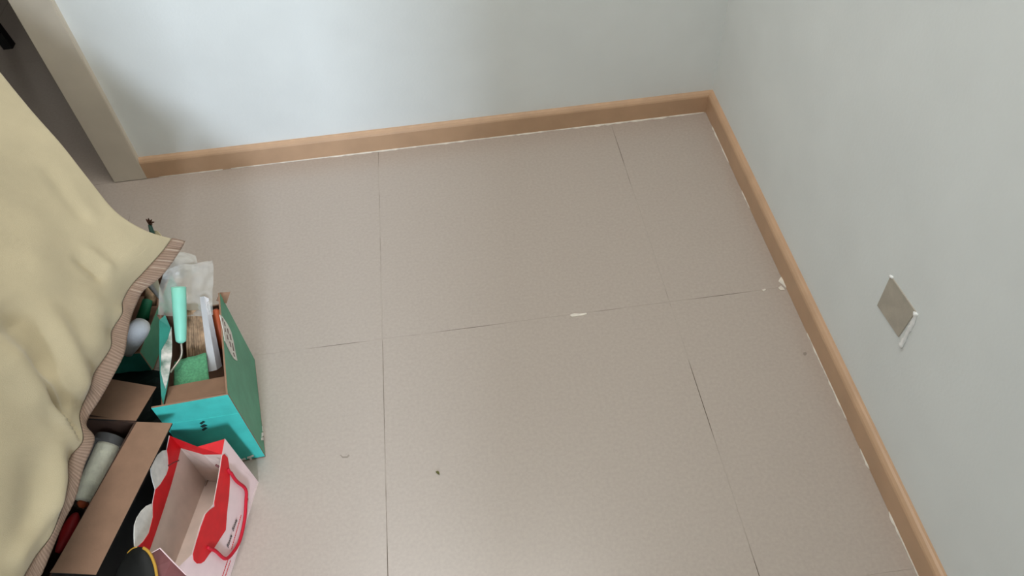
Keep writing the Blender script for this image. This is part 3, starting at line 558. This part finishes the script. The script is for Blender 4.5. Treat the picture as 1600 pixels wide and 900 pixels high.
# ------------------------------------------------------------------ cream cloth with brown ribbon hem
G = [[(-1.1799, -0.5267, 0.2850), (-1.2087, -0.5426, 0.3286), (-1.2453, -0.5289, 0.3669), (-1.2805, -0.4870, 0.4064), (-1.3218, -0.4327, 0.4480), (-1.3678, -0.3788, 0.4870), (-1.4144, -0.3185, 0.5242), (-1.4628, -0.2511, 0.5600)],
     [(-1.1921, -0.5613, 0.2867), (-1.2175, -0.5815, 0.3289), (-1.2488, -0.5762, 0.3661), (-1.2784, -0.5487, 0.4044), (-1.3123, -0.5126, 0.4447), (-1.3490, -0.4773, 0.4825), (-1.3853, -0.4384, 0.5186), (-1.4219, -0.3958, 0.5533)],
     [(-1.2161, -0.6078, 0.2883), (-1.2312, -0.6229, 0.3293), (-1.2547, -0.6192, 0.3653), (-1.2785, -0.5998, 0.4024), (-1.3064, -0.5748, 0.4414), (-1.3364, -0.5509, 0.4781), (-1.3656, -0.5249, 0.5130), (-1.3945, -0.4968, 0.5467)],
     [(-1.2317, -0.6391, 0.2900), (-1.2403, -0.6558, 0.3296), (-1.2582, -0.6564, 0.3645), (-1.2776, -0.6449, 0.4004), (-1.3008, -0.6292, 0.4382), (-1.3254, -0.6145, 0.4736), (-1.3492, -0.5983, 0.5075), (-1.3723, -0.5810, 0.5400)],
     [(-1.2381, -0.6716, 0.2908), (-1.2442, -0.6883, 0.3293), (-1.2588, -0.6920, 0.3631), (-1.2753, -0.6868, 0.3979), (-1.2948, -0.6789, 0.4346), (-1.3153, -0.6714, 0.4690), (-1.3348, -0.6631, 0.5018), (-1.3534, -0.6541, 0.5333)],
     [(-1.2335, -0.6994, 0.2917), (-1.2423, -0.7189, 0.3289), (-1.2566, -0.7264, 0.3617), (-1.2716, -0.7271, 0.3954), (-1.2885, -0.7255, 0.4309), (-1.3057, -0.7239, 0.4643), (-1.3218, -0.7217, 0.4961), (-1.3371, -0.7192, 0.5267)],
     [(-1.2429, -0.7348, 0.2925), (-1.2464, -0.7532, 0.3286), (-1.2564, -0.7623, 0.3603), (-1.2686, -0.7669, 0.3930), (-1.2827, -0.7702, 0.4273), (-1.2969, -0.7731, 0.4596), (-1.3102, -0.7756, 0.4904), (-1.3227, -0.7780, 0.5200)],
     [(-1.2375, -0.7701, 0.2933), (-1.2437, -0.7885, 0.3282), (-1.2538, -0.7991, 0.3589), (-1.2649, -0.8069, 0.3905), (-1.2770, -0.8138, 0.4237), (-1.2888, -0.8200, 0.4549), (-1.2998, -0.8259, 0.4847), (-1.3099, -0.8317, 0.5133)],
     [(-1.2525, -0.8168, 0.2942), (-1.2504, -0.8303, 0.3278), (-1.2551, -0.8396, 0.3575), (-1.2628, -0.8483, 0.3880), (-1.2723, -0.8571, 0.4201), (-1.2816, -0.8653, 0.4503), (-1.2903, -0.8732, 0.4790), (-1.2984, -0.8810, 0.5067)],
     [(-1.2530, -0.8447, 0.2950), (-1.2507, -0.8645, 0.3275), (-1.2543, -0.8776, 0.3561), (-1.2603, -0.8887, 0.3855), (-1.2677, -0.8993, 0.4165), (-1.2750, -0.9088, 0.4456), (-1.2818, -0.9179, 0.4733), (-1.2880, -0.9268, 0.5000)],
     [(-1.2571, -0.8922, 0.2967), (-1.2527, -0.9070, 0.3263), (-1.2549, -0.9174, 0.3524), (-1.2600, -0.9271, 0.3793), (-1.2667, -0.9367, 0.4076), (-1.2736, -0.9456, 0.4342), (-1.2801, -0.9540, 0.4595), (-1.2861, -0.9622, 0.4839)],
     [(-1.2409, -0.9404, 0.2983), (-1.2449, -0.9496, 0.3252), (-1.2511, -0.9570, 0.3488), (-1.2578, -0.9649, 0.3732), (-1.2650, -0.9733, 0.3988), (-1.2720, -0.9811, 0.4228), (-1.2786, -0.9886, 0.4457), (-1.2848, -0.9959, 0.4678)],
     [(-1.2533, -0.9707, 0.3000), (-1.2503, -0.9833, 0.3240), (-1.2528, -0.9922, 0.3452), (-1.2577, -1.0003, 0.3670), (-1.2643, -1.0081, 0.3899), (-1.2710, -1.0151, 0.4114), (-1.2775, -1.0218, 0.4319), (-1.2838, -1.0282, 0.4517)],
     [(-1.2457, -1.0109, 0.3000), (-1.2473, -1.0207, 0.3215), (-1.2519, -1.0280, 0.3404), (-1.2575, -1.0348, 0.3599), (-1.2641, -1.0416, 0.3803), (-1.2706, -1.0479, 0.3996), (-1.2770, -1.0537, 0.4179), (-1.2833, -1.0593, 0.4356)],
     [(-1.2458, -1.0510, 0.3000), (-1.2487, -1.0570, 0.3189), (-1.2536, -1.0622, 0.3356), (-1.2590, -1.0677, 0.3527), (-1.2651, -1.0736, 0.3708), (-1.2712, -1.0791, 0.3877), (-1.2772, -1.0844, 0.4039), (-1.2830, -1.0894, 0.4194)],
     [(-1.2502, -1.0852, 0.3000), (-1.2534, -1.0894, 0.3164), (-1.2578, -1.0935, 0.3308), (-1.2624, -1.0984, 0.3456), (-1.2677, -1.1038, 0.3612), (-1.2728, -1.1089, 0.3759), (-1.2780, -1.1138, 0.3899), (-1.2831, -1.1185, 0.4033)],
     [(-1.2641, -1.1131, 0.3000), (-1.2631, -1.1178, 0.3138), (-1.2648, -1.1222, 0.3260), (-1.2677, -1.1271, 0.3385), (-1.2714, -1.1324, 0.3517), (-1.2754, -1.1374, 0.3641), (-1.2794, -1.1421, 0.3759), (-1.2834, -1.1467, 0.3872)],
     [(-1.2719, -1.1366, 0.3000), (-1.2707, -1.1430, 0.3113), (-1.2716, -1.1484, 0.3212), (-1.2734, -1.1538, 0.3314), (-1.2758, -1.1593, 0.3421), (-1.2785, -1.1645, 0.3522), (-1.2812, -1.1694, 0.3619), (-1.2840, -1.1742, 0.3711)],
     [(-1.2805, -1.1642, 0.3000), (-1.2791, -1.1694, 0.3087), (-1.2791, -1.1743, 0.3164), (-1.2797, -1.1796, 0.3243), (-1.2807, -1.1853, 0.3326), (-1.2820, -1.1907, 0.3404), (-1.2833, -1.1959, 0.3478), (-1.2848, -1.2010, 0.3550)]]
TR = [(-1.1612, -0.5265, 0.2730), (-1.1688, -0.5573, 0.2747), (-1.1886, -0.6079, 0.2763), (-1.2145, -0.6405, 0.2780), (-1.2211, -0.6689, 0.2788), (-1.2245, -0.7010, 0.2797), (-1.2227, -0.7370, 0.2805), (-1.2207, -0.7782, 0.2813), (-1.2300, -0.8220, 0.2822), (-1.2405, -0.8601, 0.2830), (-1.2518, -0.9026, 0.2847), (-1.2322, -0.9328, 0.2863), (-1.2363, -0.9782, 0.2880), (-1.2377, -1.0277, 0.2880), (-1.2451, -1.0561, 0.2880), (-1.2503, -1.0847, 0.2880), (-1.2568, -1.1293, 0.2880), (-1.2629, -1.1503, 0.2880), (-1.2735, -1.1774, 0.2880)]
FOLDS = [((-1.2638, -0.9035, 0.3991), (-1.2409, -0.9404, 0.2983), 0.006, -0.017),
         ((-1.2600, -0.9271, 0.3793), (-1.2409, -0.9404, 0.2983), 0.009, 0.013),
         ((-1.2530, -0.9372, 0.3506), (-1.2440, -0.9479, 0.2988), 0.005, -0.006),
         ((-1.2689, -0.8654, 0.4112), (-1.2535, -0.9019, 0.3400), 0.014, -0.007),
         ((-1.2995, -0.8121, 0.4786), (-1.2667, -0.8631, 0.4033), 0.032, -0.018),
         ((-1.2882, -0.8712, 0.4718), (-1.2637, -0.9130, 0.3972), 0.035, 0.014),
         ((-1.2489, -0.9619, 0.3364), (-1.2477, -1.0462, 0.3147), 0.018, 0.012),
         ((-1.2578, -0.9826, 0.3701), (-1.2569, -1.0792, 0.3372), 0.03, -0.01),
         ((-1.2477, -1.0462, 0.3147), (-1.2662, -1.1246, 0.3322), 0.015, 0.008),
         ((-1.2771, -0.6554, 0.3998), (-1.2541, -0.6650, 0.3555), 0.012, -0.007),
         ((-1.2726, -0.6262, 0.3923), (-1.2461, -0.6386, 0.3472), 0.012, 0.006),
         ((-1.3307, -0.4949, 0.4636), (-1.2784, -0.5615, 0.4039), 0.018, -0.008),
         ((-1.3038, -0.5216, 0.4346), (-1.2710, -0.5556, 0.3948), 0.015, 0.007),
         ((-1.3309, -0.5827, 0.4759), (-1.2946, -0.7131, 0.4402), 0.04, 0.008),
         ((-1.2630, -0.6907, 0.3718), (-1.2457, -0.7620, 0.3285), 0.03, 0.008),
         ((-1.2827, -0.7702, 0.4273), (-1.2512, -0.8514, 0.3194), 0.02, 0.01)]
NU, NV = 9, 8
R_ = [crv(row, NV) for row in G]                       # per hem station: hem -> top
colsv = [crv(c_, NU) for c_ in zip(*R_)]               # smooth along the hem
SURF = colsv                                           # [v][u]
nv, nu = len(SURF), len(SURF[0])
def nrm(i, j):
    a = SURF[min(i + 1, nv - 1)][j] - SURF[max(i - 1, 0)][j]; b = SURF[i][min(j + 1, nu - 1)] - SURF[i][max(j - 1, 0)]
    n = a.cross(b).normalized()
    return n if n.dot(Vector((.6, -.9, .6))) > 0 else -n
def fold(p):
    d = 0
    for a, b, wd, am in FOLDS:
        a, b = Vector(a), Vector(b); ab = b - a; t = max(0, min(1, (p - a).dot(ab) / ab.dot(ab)))
        q = (p - a - ab * t).length
        d += am * math.exp(-(q / wd) ** 2) * min(1, .12 + t / .45)
    return d
OUT = []
for i in range(nv):
    row = []
    for j in range(nu):
        p = SURF[i][j]; edge = min(1, j / 10.0) * (min(1, i / 5.0))
        d = fold(p) * edge + .0022 * noise.noise(p * 8) * edge + .0006 * noise.noise(p * 28) * edge
        row.append(p + nrm(i, j) * d)
    OUT.append(row)
# the part beyond the frame: over the heap and down to the floor
last = OUT[-1]
for dx, dy, dz in ((-.10, .015, .045), (-.24, .03, .05), (-.36, .04, -.06), (-.42, .05, -.22)):
    OUT.append([p + Vector((dx, dy, dz)) for p in last])
OUT.append([Vector((p.x - .46, p.y + .05, .004)) for p in last])
# far side hangs straight down behind
for i, row in enumerate(OUT):
    p = row[0]; kk = min(1, max(0, (i - 6) / 16))
    row[:0] = [Vector((p.x - .02, p.y + .015, max(.10, p.z - .02 - .40 * kk))), Vector((p.x - .015, p.y + .012, max(.11, p.z - .012 - .16 * kk))), Vector((p.x - .006, p.y + .006, max(.004, p.z - .006 - .006 * kk)))]
base = Vector((-1.55, -0.7, 0))
bm = thicken(grid_mesh(OUT), .0016)
t = root('cream_cloth', 'cream cloth with brown ribbon hem draped over the heap at the left edge', 'cloth', base)
link('fabric', bm, M['cloth'], t, True)
A_, B_ = crv([row[0] for row in G], 16), crv(TR, 16)
rows = []
m_ = len(A_)
for k in range(7):
    v = k / 6; rr = []
    for i in range(m_):
        p = A_[i].lerp(B_[i], v); s = i / 16.0
        rib = .0007 * math.sin(i * math.pi * .5) * (0.3 + v)
        ga = .0035 * v * math.sin(s * 6.5) * max(0, 1 - s / 5.5) + .002 * math.sin(math.pi * v)
        rr.append(p + Vector((.45, -.55, .7)) * (rib + ga + .0022))
    rows.append(rr)
bm = grid_mesh(rows); uvl = bm.loops.layers.uv.new('uv'); bm.verts.index_update(); ncol = len(rows[0])
for f in bm.faces:
    for l in f.loops: l[uvl].uv = (l.vert.index % ncol / 16.0, l.vert.index // ncol / 6.0)
link('ribbon_hem', thicken(bm, .0014), M['trim'], t, True)
for i, wd in ((3, .0014), (13, .0016), (22, .0011), (27, .0013), (41, .0009), (44, .0009), (50, .0009)):
    link('gather_fold', tube([rows[k][i] + Vector((.45, -.55, .7)) * .0015 for k in range(7)], [wd * .5] + [wd] * 5 + [wd * .6], 6), M['fold'], t, True)
